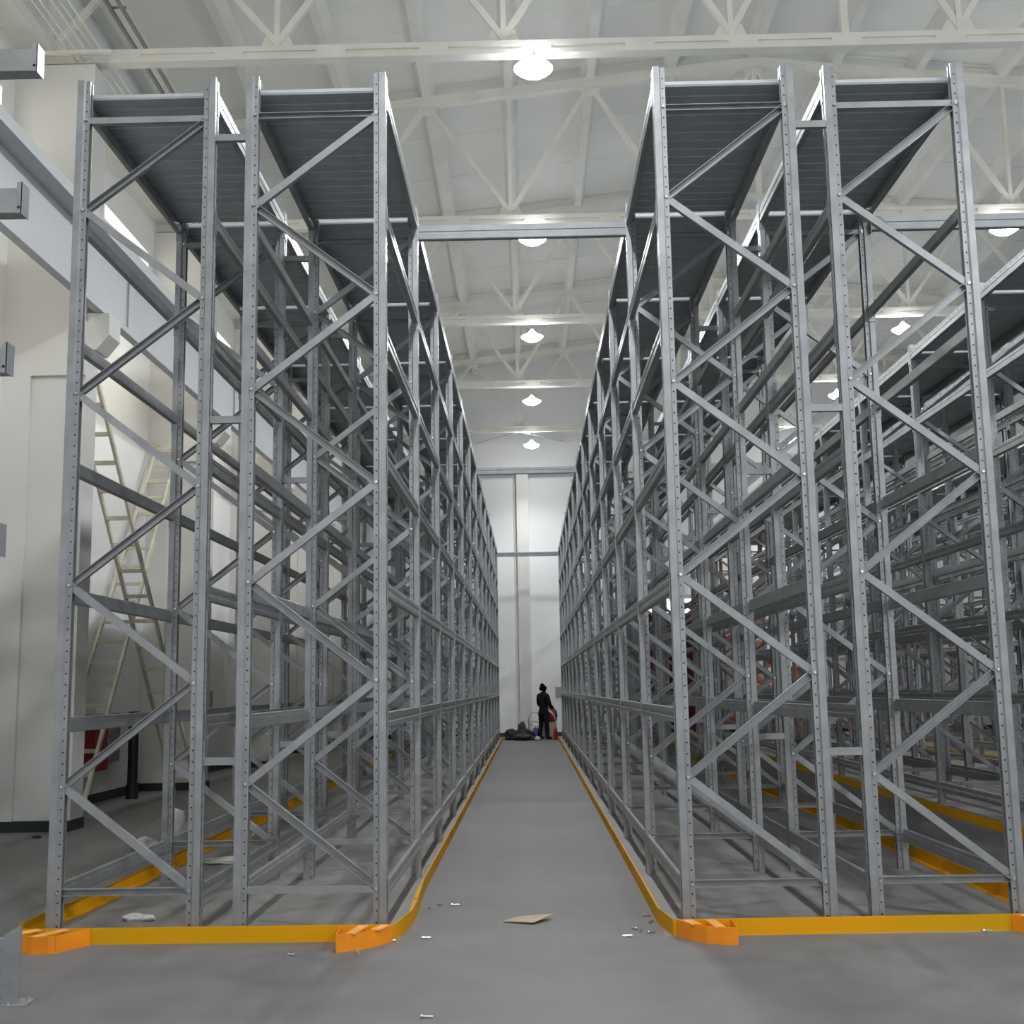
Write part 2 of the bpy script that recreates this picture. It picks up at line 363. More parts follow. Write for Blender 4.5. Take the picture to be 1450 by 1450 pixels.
# ------------------------------------------------------------------ high bay lamps
LY = [y - .12 for y in TY]; LZ = [9.93, 9.88, 9.82, 9.74, 9.70]
LLAB = {0: ['glowing high bay lamp nearest the camera, hanging from the first truss over the aisle',
            'second glowing high bay lamp over the aisle, peeping under the nearest tie beam',
            'third glowing high bay lamp over the aisle, counted from the camera',
            'fourth glowing high bay lamp over the aisle, second last before the back wall',
            'smallest and farthest glowing high bay lamp over the aisle, before the back wall'],
        1: ['high bay lamp of the right row nearest the camera, outside the upper right corner',
            'glowing high bay lamp cut by the right edge, above the right racks',
            'glowing high bay lamp seen just above the deck edge between the right racks',
            'fourth high bay lamp of the right row, hidden among the right racks',
            'farthest high bay lamp of the right row, near the back wall']}
def lamp(x, y, z, label, *beam):
    t = thing('high_bay_lamp', label, 'lamp', (x, y, z), 'high bay lamps')
    m = MB().lathe([(.001, .15), (.05, .15), (.07, .12), (.12, .075), (.20, .03), (.255, .008), (.262, 0)], mi=1)
    m.lathe([(.262, 0), (.255, -.012), (.20, -.055), (.12, -.10), (.06, -.115), (.001, -.12)]); m.build('bowl', [GLOW, GLOWT], t, smooth=True)
    MB().lathe([(.001, .21), (.03, .21), (.04, .195), (.04, .16), (.03, .15), (.001, .15)], n=16).build('ballast_housing', GREYB, t, smooth=True)
    MB().tube([(0, 0, .205), (.02, .0, .225), (0, .04, 10.20-z)], .008, 6).build('hook', DUCTM, t)
    lamp_light(0, 0, -.16, t, *beam)
for r, lx in enumerate((0.2, 8.9)):
    for i, ly in enumerate(LY): lamp(lx, ly, LZ[i], LLAB[r][i], *((1.1, 118, 1.0) if i == 4 else ()))

# ------------------------------------------------------------------ pallet racks
W = 0.9068; BOLT_IN = 0.07; RW = W + 2*BOLT_IN; PITCH = 2.559; Y0 = 8.432; NF = 13; HT = 6.26
NODE = [0.330 + 0.7006*n for n in range(9)]
LEV = [0.304, 1.452, 2.366, 3.301, 4.228, 5.152, 6.100]     # beam centre heights; the last carries the deck
BH, BT = 0.107, 0.05
def thin(pts, t):
    """closed outline of a thin polyline profile (offset to its left)"""
    P = [Vector(p) for p in pts]; n = len(P); off = []
    for i in range(n):
        d0 = (P[i]-P[i-1]).normalized() if i else (P[1]-P[0]).normalized()
        d1 = (P[i+1]-P[i]).normalized() if i < n-1 else d0
        n0 = Vector((-d0.y, d0.x)); n1 = Vector((-d1.y, d1.x)); m = (n0+n1).normalized()
        off.append(P[i] + m*t/max(.4, m.dot(n0)))
    return [tuple(p) for p in P] + [tuple(p) for p in reversed(off)]
def upright_mesh(rich):
    mb = MB()
    pf = [(.09, .018), (.09, .032), (.058, .032), (.048, .05), (0, .05), (0, .018), (.006, .012), (.006, -.012), (0, -.018), (0, -.05), (.048, -.05), (.058, -.032), (.09, -.032), (.09, -.018)]
    out = thin(pf, .003)
    n = len(pf); a = [(p[0], p[1], 0.004) for p in out]; b = [(p[0], p[1], HT) for p in out]; N = len(out)
    fs = [(i, (i+1) % N, (i+1) % N+N, i+N) for i in range(N)]
    for i in range(n-1):      # end caps as strips so the open channel stays open
        j, k = i, i+1; jo, ko = N-1-i, N-2-i
        fs += [(j, k, ko, jo), (j+N, jo+N, ko+N, k+N)]
    mb.add(a+b, fs)
    z = .02
    while z < HT-.03:
        if rich:
            for s in (-1, 1):
                c = [(.07+.0062*math.cos(q*PI/3), s*.0323, z+.0062*math.sin(q*PI/3)) for q in range(6)]
                c2 = [(x, s*.0335, zz) for x, y, zz in c]
                mb.add(c+c2, [tuple(range(6)), tuple(range(6, 12))]+[(q, (q+1) % 6, (q+1) % 6+6, q+6) for q in range(6)], 1)
        for yy in (-.034, .034):
            c = [(-.0006, yy, z-.019), (-.0006, yy+.006, z), (-.0006, yy, z+.019), (-.0006, yy-.006, z)]
            mb.add(c, [(0, 1, 2, 3)], 1)
        z += .077845
    mb.box(-.004, .10, -.05, .05, 0, .006)          # foot plate on the floor
    return mb.mesh("upright", [STEEL, HOLE, BOLT])
UP = upright_mesh(True)
def channel(P, Q, face, wd=.052, dp=.042, t=.004, ext=.025):
    """C channel from P to Q in the frame plane; face -1 = flat web towards the camera, +1 = open side towards it"""
    P = Vector(P); Q = Vector(Q); d = (Q-P).normalized(); P = P-d*ext; L = (Q-P).length+ext
    a = d.cross(Vector((0, 1, 0))).normalized(); b = Vector((0, 1, 0))
    pts = [(-wd/2, dp/2), (-wd/2, -dp/2), (wd/2, -dp/2), (wd/2, dp/2)]
    if face > 0: pts = [(x, -y) for x, y in pts]
    return MB().prism(thin(pts, t if face < 0 else -t), P, a, b, d, L)
def with_bolts(mb, P, Q, skip=False):
    for p in (P, Q):
        p = Vector(p); mb.cyl(p+Vector((0, -.045, 0)), p+Vector((0, -.031, 0)), .0115, 6, mi=1)
    return mb
XA, XB = BOLT_IN, BOLT_IN+W      # bolt lines inside a row (row origin = its left face)
DIAG = {}
for par in (0, 1):
    DIAG[par] = []
    for n in range(8):
        P = (XB, 0, NODE[n]) if n % 2 == 0 else (XA, 0, NODE[n]); Q = (XA, 0, NODE[n+1]) if n % 2 == 0 else (XB, 0, NODE[n+1])
        fc = -1 if (n+par) % 2 == 0 else 1
        off = .0
        mb = with_bolts(channel(P, Q, fc), P, Q)
        DIAG[par].append(mb.mesh('diagonal_brace', [STEEL, BOLT]))
HB = {}
for fc in (-1, 1):
    for lv, z in (('b', NODE[0]-.012), ('t', NODE[8]+.012)):
        P, Q = (XA, 0.0, z), (XB, 0.0, z)
        HB[fc, lv] = with_bolts(channel(P, Q, fc, wd=.048), P, Q).mesh('horizontal_brace', [STEEL, BOLT])
CL = PITCH - .10 - .004
def beam_geo(mb, side, y0, z):
    """step beam flush with the aisle face; side 0 = left face of the row, 1 = right face"""
    x0 = 0.0 if side == 0 else RW-BT; s = 1 if side == 0 else -1; xf = 0.0 if side == 0 else RW
    h = BH/2; c = .006
    poly = [(0, -h+c), (c, -h), (BT-c, -h), (BT, -h+c), (BT, h-.032), (.032, h-.032), (.032, h-c), (.026, h), (c, h), (0, h-c),
            (0, .018), (.004, .012), (.004, -.012), (0, -.018)]
    poly = [(xf+s*p[0], p[1]) for p in poly]
    mb.prism(poly, (0, y0, z), (1,0,0), (0,0,1), (0,1,0), CL)
def conn_geo(mb, side, y0, z, end):
    xf = 0.0 if side == 0 else RW; s = 1 if side == 0 else -1
    ya = y0 if end == 0 else y0+CL; d = -1 if end == 0 else 1
    x0, x1 = sorted((xf-s*.0045, xf-s*.0005)); yy = sorted((ya, ya+d*.046))
    mb.box(x0, x1, yy[0], yy[1], z-.115, z+.075)
    x0, x1 = sorted((xf-s*.0045, xf+s*.056)); yy = sorted((ya, ya-d*.004))
    mb.box(x0, x1, yy[0], yy[1], z-.115, z+.075)
BM = {}
for side in (0, 1):
    m = MB(); beam_geo(m, side, 0, 0); BM[side, 'plain'] = m.mesh('load_beam', BEAM)
    m = MB(); beam_geo(m, side, 0, 0); conn_geo(m, side, 0, 0, 0); conn_geo(m, side, 0, 0, 1); BM[side, 'full'] = m.mesh('load_beam', BEAM)
    for e in (0, 1):
        m = MB(); conn_geo(m, side, 0, 0, e); BM[side, e] = m.mesh('end_connector', STEEL)
NB = 8; BW = CL/NB
m = MB()
bx0, bx1, zt, zb = .006, RW-.006, 6.192, 6.1535
m.prism([(.005, zb+.014), (.012, zb), (BW*.44, zb), (BW*.46, zb+.007), (BW*.54, zb+.007), (BW*.56, zb), (BW-.012, zb), (BW-.005, zb+.014), (BW-.005, zt), (.005, zt)], (bx0, 0, 0), (0,1,0), (0,0,1), (1,0,0), bx1-bx0)
BOARD = m.mesh('deck_board', DECKM)
m = MB().box(-(.3762-2*BOLT_IN)+.0, -.003, -.02, .02, -.026, .026); SPACER = m.mesh('row_spacer', STEEL)
SPZ = [1.187, 3.62, 5.79]
def rack(xbolt, label, par, spacer_right, nf=NF, htop=(-1, -1), dy=0.0):
    x = xbolt - BOLT_IN
    t = thing('pallet_rack', label, 'pallet rack', (x, Y0+dy, 0), 'rows of grey pallet racking')
    rest_d = MB()
    for i in range(nf):
        y = PITCH*i
        put('upright', UP, t, (0, y, 0)); put('upright', UP, t, (RW, y, 0), (0, 0, PI))
        put('horizontal_brace', HB[htop[0], 'b'], t, (0, y, 0)); put('horizontal_brace', HB[htop[1], 't'], t, (0, y, 0))
        if i < 12:
            for me in DIAG[par]: put('diagonal_brace', me, t, (0, y, 0))
        else:
            for n in range(8):
                P = (XB, y, NODE[n]) if n % 2 == 0 else (XA, y, NODE[n]); Q = (XA, y, NODE[n+1]) if n % 2 == 0 else (XB, y, NODE[n+1])
                c = channel(P, Q, -1); rest_d.add(c.v, c.f)
        if spacer_right:
            for z in SPZ: put('row_spacer', SPACER, t, (RW+(.3762-2*BOLT_IN), y, z))
    rest_d.build('diagonal_brace', STEEL, t)['kind'] = 'stuff'
    rest = MB()
    for b in range(nf-1):
        y = PITCH*b + .052
        for side in (0, 1):
            for z in LEV:
                if b < 2:
                    o = put('load_beam', BM[side, 'plain'], t, (0, y, z))
                    for e in (0, 1): put('end_connector', BM[side, e], o)
                elif b < 7: put('load_beam', BM[side, 'full'], t, (0, y, z))
                else:
                    beam_geo(rest, side, y, z); conn_geo(rest, side, y, z, 0); conn_geo(rest, side, y, z, 1)
        for k in range(NB): put('deck_board', BOARD, t, (0, y+BW*k, 0))
    rest.build('load_beam', BEAM, t)['kind'] = 'stuff'
    return t
RX0 = {'A': -3.2625, 'B': -1.9795, 'C': 1.0762, 'D': 2.3592, 'E': 5.405, 'F': 6.688, 'G': 9.74, 'H': 11.023}
rack(RX0['A'], 'outer grey pallet rack row on the left, beside the ladders and wall columns', 0, True, htop=(1, -1), dy=.02)
rack(RX0['B'], 'inner left grey pallet rack row, forming the left side of the central aisle', 1, False, htop=(-1, 1))
rack(RX0['C'], 'inner right grey pallet rack row, forming the right side of the central aisle', 0, True, htop=(1, 1), dy=.015)
rack(RX0['D'], 'second grey pallet rack row right of the central aisle, behind the right orange corner guard', 0, False, htop=(1, -1), dy=.045)
rack(RX0['E'], 'grey pallet rack row across the second aisle, its deck cut by the right edge', 0, True)
rack(RX0['F'], 'grey pallet rack row back to back with the row across the second aisle', 1, False)
rack(RX0['G'], 'grey pallet rack row deep on the right, beyond the third aisle', 0, True)
rack(RX0['H'], 'last grey pallet rack row on the far right, nearest the right wall', 1, False)

# tie beams that bridge the aisles
def tie(x0, x1, i, label):
    y = Y0 + PITCH*i; L = x1-x0
    m = MB(); m.prism([(-.025, -.07), (.025, -.07), (.03, -.062), (.03, .062), (.025, .07), (-.025, .07), (-.03, .062), (-.03, .012), (-.024, .006), (-.024, -.006), (-.03, -.012), (-.03, -.062)], (.006, 0, 0), (0,1,0), (0,0,1), (1,0,0), L-.012)
    t = thing('tie_beam', label, 'tie beam', (x0, y-.012, 6.005), 'tie beams across the aisles')
    m.build('beam', TIE, t)
    for x in (0.001, L-.007): MB().box(x, x+.006, -.045, .045, -.10, .10).build('end_plate', STEEL, t)
a0, a1 = RX0['B']+W+BOLT_IN, RX0['C']-BOLT_IN
tie(a0, a1, 1, 'nearest grey tie beam bridging the central aisle, in front of the second lamp')
tie(a0, a1, 6, 'middle grey tie beam bridging the central aisle, below the farthest lamp')
tie(a0, a1, 12, 'farthest grey tie beam bridging the central aisle, in front of the back wall')
a0, a1 = RX0['D']+W+BOLT_IN, RX0['E']-BOLT_IN
tie(a0, a1, 1, 'nearest grey tie beam bridging the second aisle, at the upper right edge')
tie(a0, a1, 6, 'middle grey tie beam bridging the second aisle behind the right racks')
tie(a0, a1, 12, 'farthest grey tie beam bridging the second aisle behind the right racks')

# ------------------------------------------------------------------ yellow floor guards
GH = .108
LP = [(0, 0), (0, GH), (.006, GH), (.006, .006), (.07, .006), (.07, 0)]      # upright leg outside, flange inside
def guard(label, side_l, front, side_r):
    t = thing('guard_rail', label, 'guard rail', (0, 0, 0), 'yellow floor guard rails')
    def sec(path, nm):
        m = MB(); m.strip(path, LP)
        for k in range(len(path)-1):
            a, b = Vector((*path[k], 0)), Vector((*path[k+1], 0)); d = (b-a); L = d.length; d.normalize(); nn = Vector((d.y, -d.x, 0))
            u = .4
            while u < L-.2:
                p = a+d*u+nn*.042; m.cyl(p+Vector((0, 0, .006)), p+Vector((0, 0, .02)), .011, 6, mi=1); u += 1.3
        m.build(nm, [YEL, BOLT], t)
    sec(front, 'front_rail')
    for path in (side_l, side_r):
        # straight runs are laid in lengths of about 3 m
        flip = path is side_r
        (xa, ya), (xb, yb) = path[-2], path[-1]; y = ya; head = path[:-1]
        n = max(1, round((yb-ya)/3.1)); st = (yb-ya)/n
        for k in range(n):
            p = (head if k == 0 else [(xa, ya+st*k+.006)]) + [(xa, ya+st*(k+1))]
            sec(p if not flip else p, 'side_rail') if not flip else sec_flip(sec, p)
    return t
def sec_flip(sec, p): sec(list(reversed(p)), 'side_rail')
# travel direction: left side goes away from camera with flange on its right; right side comes back
YE = 39.45
guard('yellow floor guard rail around the double rack row left of the central aisle',
      [(-3.495, 8.31), (-3.545, 8.55), (-3.555, 8.8), (-3.52, 9.3), (-3.50, 9.8), (-3.50, YE)],
      [(-.94, 8.285), (-1.3, 8.285), (-3.1, 8.30), (-3.49, 8.30)],
      [(-.936, 8.295), (-.90, 8.55), (-.868, 8.8), (-.868, 9.1), (-.905, 10.2), (-.905, YE)])
guard('yellow floor guard rail around the double rack row right of the central aisle',
      [(.926, 8.33), (.895, 8.55), (.868, 8.75), (.868, 9.0), (.872, 10.0), (.872, YE)],
      [(3.6, 8.342), (3.2, 8.337), (1.3, 8.312), (.93, 8.312)],
      [(3.605, 8.362), (3.63, 8.8), (3.62, 9.4), (3.60, YE)])
guard('yellow floor guard rail along the rack row across the second aisle on the right',
      [(5.165, 8.345), (5.155, 8.9), (5.15, YE)], [(7.9, 8.29), (5.3, 8.29), (5.17, 8.33)], [(7.905, 8.30), (7.93, 8.9), (7.93, YE)])
guard('yellow floor guard rail deepest on the right, around the last double rack row',
      [(9.495, 8.345), (9.485, 8.9), (9.48, YE)], [(12.25, 8.29), (9.6, 8.29), (9.5, 8.33)], [(12.255, 8.30), (12.27, 8.9), (12.27, YE)])
def corner(arc, end, straps, label):
    """orange bow in front of a rail corner; arc = plan points, end = where the return plate meets the rail"""
    t = thing('corner_guard', label, 'corner guard', (0, 0, 0), 'orange corner guards')
    pf = [(-.004, 0), (-.004, GH+.002), (.004, GH+.002), (.004, 0)]
    m = MB(); m.strip(arc, pf); m.build('bow_plate', ORA, t)
    MB().strip([arc[-1], end], pf).build('return_plate', ORA, t)
    for a, b in straps: MB().bar((a[0], a[1], GH-.002), (b[0], b[1], GH-.002), .065, .006, ref=(0, 0, 1)).build('cross_strap', ORA2, t)
    MB().add([(p[0], p[1], .006) for p in arc]+[(end[0], end[1], .006)], [tuple(range(len(arc)+1))]).build('bottom_plate', ORA, t)
corner([(-3.505, 8.285), (-3.46, 8.17), (-3.38, 8.08), (-3.27, 8.03), (-3.16, 8.025), (-3.12, 8.04)], (-2.985, 8.278),
       [((-3.44, 8.145), (-3.32, 8.275)), ((-3.27, 8.035), (-3.14, 8.275))], 'orange corner guard with two cross straps at the left end of the left guard rail')
corner([(-.950, 8.268), (-1.02, 8.14), (-1.12, 8.035), (-1.22, 7.975), (-1.275, 7.955)], (-1.29, 8.262),
       [((-1.05, 8.11), (-.995, 8.258)), ((-1.19, 7.995), (-1.14, 8.258))], 'orange corner guard at the left side of the central aisle entrance')
corner([(.950, 8.298), (1.03, 8.16), (1.12, 8.07), (1.22, 8.02), (1.305, 8.005)], (1.31, 8.295),
       [((1.06, 8.135), (1.02, 8.29)), ((1.20, 8.035), (1.17, 8.29))], 'orange corner guard at the right side of the central aisle entrance')
corner([(3.60, 8.322), (3.54, 8.20), (3.45, 8.14), (3.35, 8.125), (3.29, 8.14)], (3.19, 8.322),
       [((3.34, 8.13), (3.25, 8.312)), ((3.47, 8.155), (3.41, 8.312))], 'orange corner guard cut by the right edge at the right end of the guard rail')

# ------------------------------------------------------------------ arms at the left edge
t = thing('cantilever_rack', 'grey rack with four stacked arms reaching in from the left edge', 'rack', (-4.35, 6.6, 0))
MB().box(-.06, .06, -.07, .07, .01, 6.0).build('upright', STEEL, t)
MB().box(-.25, .25, -.25, .25, 0, .012).build('base_plate', STEEL, t)
for xt, z0, z1 in ((-2.845, 5.315, 5.455), (-2.90, 4.435, 4.585), (-2.945, 3.485, 3.625), (-2.945, 2.44, 2.585)):
    L = xt+4.35
    m = MB(); m.prism([(-.05, 0), (.05, 0), (.05, z1-z0), (.044, z1-z0), (.044, .006), (-.044, .006), (-.044, z1-z0), (-.05, z1-z0)], (.06, 0, z0), (0,1,0), (0,0,1), (1,0,0), L-.062)
    m.box(.06, L-.002, -.044, .044, z1-z0-.006+z0, z1); a = m.build('arm', BEAM, t)
    m = MB(); m.box(L-.03, L, -.055, -.050, z0-.006, z1+.035); m.box(L-.004, L, -.055, .05, z0-.006, z1+.035)
    m.cyl((L-.015, -.0565, z0+.03), (L-.015, -.054, z0+.03), .009, 8, mi=1); m.build('end_stop', [STEEL, HOLE], a)
t = thing('guard_post', 'short grey floor post with bolted base plate at the lower left edge', 'post', (-2.86, 6.78, 0))
m = MB(); m.prism([(-.045, 0), (.045, 0), (.045, .405), (-.045, .36)], (0, -.03, .008), (1,0,0), (0,0,1), (0,1,0), .03); m.build('post', STEEL, t)
MB().box(-.09, .10, -.06, .10, 0, .008).build('base_plate', STEEL, t)
for x, y in ((.0, -.045), (.07, .06)): MB().cyl((x, y, .008), (x, y, .02), .012, 6).build('anchor_bolt', BOLT, t)
MB().box(-1.3, -.045, -.03, .03, .30, .345).build('rail', STEEL, t)

# ------------------------------------------------------------------ ladders by the left wall
def ladder(A0, A1, B0, B1, n, label, z_first):
    """A = one rail (bottom, top), B = the other"""
    t = thing('ladder', label, 'ladder', A0, 'tall wooden ladders'); o = Vector(A0)
    A0, A1, B0, B1 = [Vector(p)-o for p in (A0, A1, B0, B1)]
    for a, b in ((A0, A1), (B0, B1)): MB().bar(a, b, .07, .04, ref=(1, 0, 0)).build('rail', WOOD, t)
    for k in range(n):
        u = (k+.7)/n; p = A0.lerp(A1, u); q = B0.lerp(B1, u)
        MB().bar(p, q, .05, .055, ref=(0, 0, 1)).build('rung', WOOD, t)
ladder((-5.48, 19.95, 0.01), (-5.80, 15.53, 6.05), (-5.86, 19.95, 0.01), (-6.14, 15.53, 6.05), 17, 'tall cream wooden ladder leaning against the back of the nearest wall column', 0)
ladder((-6.17, 16.6, 0.01), (-6.22, 20.93, 6.05), (-6.70, 16.6, 0.01), (-6.60, 20.93, 6.05), 19, 'tall cream wooden ladder leaning the other way, against the second wall column', 0)
# wall fittings
t = thing('fire_cabinet', 'dark red fire hose cabinet on the left wall behind the ladders', 'cabinet', (XL+.004, 18.6, .5))
MB().box(.0, .16, -.35, .35, 0, .86).build('cabinet_body', RED, t, bevel=.008)
MB().box(.16, .172, -.31, .31, .04, .82).build('cabinet_door', RED, t); MB().box(.172, .19, .24, .27, .38, .5).build('handle', BOLT, t)
t = thing('electrical_box', 'grey louvred electrical box on the left wall beside the red cabinet', 'electrical box', (XL+.004, 19.30, .6))
MB().box(0, .14, -.26, .26, 0, .66).build('box_body', GREYB, t, bevel=.006)
m = MB()
for k in range(7): m.box(.14, .152, -.22, .22, .07+.08*k, .10+.08*k)
m.build('louvre', DUCTM, t)
t = thing('drain_pipe', 'thick black pipe standing on the floor against the left wall', 'pipe', (-6.42, 19.5, 0))
MB().cyl((0, 0, 0), (0, 0, 1.38), .082, 20).build('pipe', BLACKM, t, smooth=False); MB().cyl((0, 0, 0), (0, 0, .22), .098, 20).build('socket', BLACKM, t)
MB().box(-.376, -.06, -.03, .03, 1.30, 1.36).build('bracket', DUCTM, t)
tag(MB().box(XL, XL+.03, 25.3, 25.65, 1.35, 1.7).build('switch_plate', DUCTM, bevel=.005), 'small brown plate on the left wall above the racks lower beam', 'switch')
tag(MB().box(.86, 1.14, YF-.03, YF, 1.32, 1.66).build('notice_board', GREYB), 'small grey notice board on the back wall right of the person', 'notice')

# ------------------------------------------------------------------ soft lumps (bags, cloth)
def lump(name, loc, size, m, label, cat, seed, flat=.0, group=None, crease=.35, parent=None):
    import bmesh
    from mathutils import noise
    bm = bmesh.new(); bmesh.ops.create_icosphere(bm, subdivisions=4, radius=1)
    for v in bm.verts:
        p = v.co.copy(); d = 1 + crease*noise.noise(p*1.6+Vector((seed*3.1, seed, 0))) + crease*.5*noise.noise(p*4+Vector((seed, 0, seed))) - crease*.35*abs(noise.noise(p*6+Vector((0, seed, 0))))
        q = p*d; q.z = max(q.z, -.55); v.co = Vector((q.x*size[0], q.y*size[1], (q.z+.55)*size[2]/1.45))
    me = bpy.data.meshes.new(name); bm.to_mesh(me); bm.free(); me.materials.append(m)
    me.polygons.foreach_set('use_smooth', [True]*len(me.polygons))
    o = put(name, me, parent, loc)
    if label: tag(o, label, cat, group)
    return o
b = lump('plastic_bag', (-4.02, 13.75, 0), (.16, .14, .34), PLAST, 'white plastic bag standing on the floor behind the left racks', 'bag', 1, crease=.2)
lump('plastic_scrap', (-4.22, 13.25, 0), (.13, .1, .12), PLAST, 'crumpled white plastic scrap beside the standing plastic bag', 'plastic scrap', 2)
lump('plastic_sheet', (-3.02, 12.1, 0), (.26, .14, .05), PLAST, 'flat translucent plastic sheet lying under the outer left rack', 'plastic sheet', 5)
lump('plastic_wrap', (-2.93, 9.12, 0), (.12, .05, .05), PLAST, 'small crumpled plastic wrap just behind the left front guard rail', 'plastic scrap', 3)
lump('stone', (-5.85, 14.38, 0), (.06, .04, .03), DARKM, 'small dark lump on the floor in front of the nearest column', 'debris', 4)
m = MB(); m.add([(-.17, -.03, .004), (.05, -.13, .012), (.2, .09, .03), (-.06, .11, .008), (-.17, -.03, .010), (.05, -.13, .018), (.2, .09, .036), (-.06, .11, .014)], [(0, 1, 2, 3), (4, 5, 6, 7), (0, 1, 5, 4), (1, 2, 6, 5), (2, 3, 7, 6), (3, 0, 4, 7)])
tag(m.build('cardboard_scrap', CARD, loc=(-.055, 8.9, 0)), 'torn piece of cardboard lying in the middle of the aisle entrance', 'cardboard')
# loose bolts on the floor
def bolt_mesh():
    m = MB(); m.cyl((0, 0, .010), (.012, 0, .010), .0105, 6); m.cyl((.012, 0, .010), (.062, .004, .007), .0055, 8); return m.mesh('bolt', BOLT)
BMESH = bolt_mesh()
spots = [(-.985, 8.245, .4, 'beside the outer face of the left aisle corner guard'), (-1.124, 7.90, 1.9, 'in front of the left aisle corner guard'),
 (-1.521, 7.867, 2.5, 'in front of the long left guard rail'), (-.589, 6.386, 0, 'nearest the camera, at the bottom of the photo'),
 (.714, 8.458, 1.2, None), (.70, 8.52, 2.0, None), (.76, 8.40, .5, None), (.653, 8.3, 3.0, None), (.79, 9.008, .2, None), (.81, 8.77, .9, None),
 (-.713, 9.554, 2.2, 'on the left of a pair inside the aisle'), (-.64, 9.548, .1, 'on the right of a pair inside the aisle'), (-.80, 9.415, 1.4, 'against the left aisle guard rail'),
 (-.76, 8.33, 0.1, 'right of the left aisle corner'), (2.98, 8.30, 0.1, 'before the right end of the right guard rail')]
for x, y, r, where in spots:
    o = put('bolt', BMESH, None, (x, y, 0), (0, 0, r))
    if where: tag(o, 'loose zinc bolt on the floor %s' % where, 'bolt', 'loose bolts on the floor')
    else: tag(o, 'loose zinc bolt in the cluster left of the right aisle corner', 'bolt', 'cluster of loose bolts by the right aisle corner')

# ------------------------------------------------------------------ things at the far end of the aisle
lump('duffel_bag', (-.62, 39.75, 0), (.27, .24, .27), CLOTH1, 'dark duffel bag at the left of the pile by the back wall', 'bag', 11, crease=.4)
lump('duffel_bag', (-.30, 40.1, 0), (.15, .2, .46), CLOTH2, 'tallest dark brown bag standing in the pile by the back wall', 'bag', 12, crease=.5)
lump('clothes_heap', (-.20, 38.5, 0), (.32, .26, .20), CLOTH2, 'low brownish heap of clothes at the front of the pile', 'clothes', 13, crease=.45)
lump('clothes_heap', (-.64, 38.95, 0), (.17, .2, .18), CLOTH1, 'low dark heap of clothes at the left front of the pile', 'clothes', 14, crease=.45)
lump('clothes_heap', (-.14, 39.3, 0), (.24, .22, .26), CLOTH1, 'dark heap of clothes between the pile and the person', 'clothes', 15, crease=.45)
lump('white_cloth', (.20, 38.3, 0), (.10, .1, .12), CLOTH3, 'small white cloth lying beside the left foot of the person', 'cloth', 16)
lump('purple_bag', (.16, 39.85, 0), (.12, .12, .34), PURP, 'purple bag standing behind the person near the grey hoop frame', 'bag', 17, crease=.25)
t = thing('hand_cart', 'grey tubular frame with round hoops standing by the back wall', 'cart', (.17, 40.35, 0))
def hoop(c, r, n=16): return [(c[0]+r*math.cos(2*PI*k/n), c[1], c[2]+r*math.sin(2*PI*k/n)) for k in range(n+1)]
MB().tube(hoop((0, 0, .60), .24), .012, 6).build('hoop', DUCTM, t)
MB().tube(hoop((-.02, .05, .34), .2), .012, 6).build('hoop', DUCTM, t)
MB().tube([(-.25, 0, .0), (-.25, 0, .6), (-.2, 0, .7)], .014, 6).build('frame', DUCTM, t); MB().tube([(.25, 0, .0), (.25, 0, .6)], .014, 6).build('frame', DUCTM, t)
t = thing('woven_bag', 'full red woven bag with white stripes on a carton beside the person', 'bag', (.61, 39.8, .52))
lump('bag_body', (0, 0, 0), (.27, .2, .52), STRIPE, None, None, 21, crease=.18, parent=t)
for s in (-1, 1): MB().tube([(-.12, s*.06, .44), (-.08, s*.06, .60), (.05, s*.06, .62), (.12, s*.06, .45)], .014, 6).build('handle', PLAST, t)
t = thing('carton', 'tan cardboard carton on the floor under the striped bag', 'carton', (.61, 39.8, 0))
MB().box(-.24, .24, -.18, .18, 0, .50).build('carton_body', CARD, t, bevel=.006); MB().box(-.03, .03, -.183, .183, .3, .504).build('tape', PLAST, t)
tag(lump('red_bag', (.775, 38.3, 0), (.07, .1, .42), RED, 'red bag on the floor in front of the carton', 'bag', 22, crease=.2), 'red bag on the floor in front of the carton', 'bag')

# ------------------------------------------------------------------ person
pr = thing('person', 'person in black jacket and navy trousers standing at the far end of the aisle', 'person', (.42, 38.95, 0), rz=math.radians(46))
def skin(name, verts, edges, radii, root, mats, parent, sub=2):
    me = bpy.data.meshes.new(name); me.from_pydata(verts, edges, []); me.materials.append(mats)
    o = put(name, me, parent); md = o.modifiers.new('skin', 'SKIN'); md.use_smooth_shade = True
    lay = me.skin_vertices[0].data
    for i, r in enumerate(radii): lay[i].radius = r if isinstance(r, tuple) else (r, r)
    lay[root].use_root = True
    s = o.modifiers.new('sub', 'SUBSURF'); s.levels = sub; s.render_levels = sub
    return o
class Sk:
    def __init__(s): s.v = []; s.e = []; s.r = []
    def p(s, co, r, par=None):
        s.v.append(co); s.r.append(r); i = len(s.v)-1
        if par is not None: s.e.append((par, i))
        return i
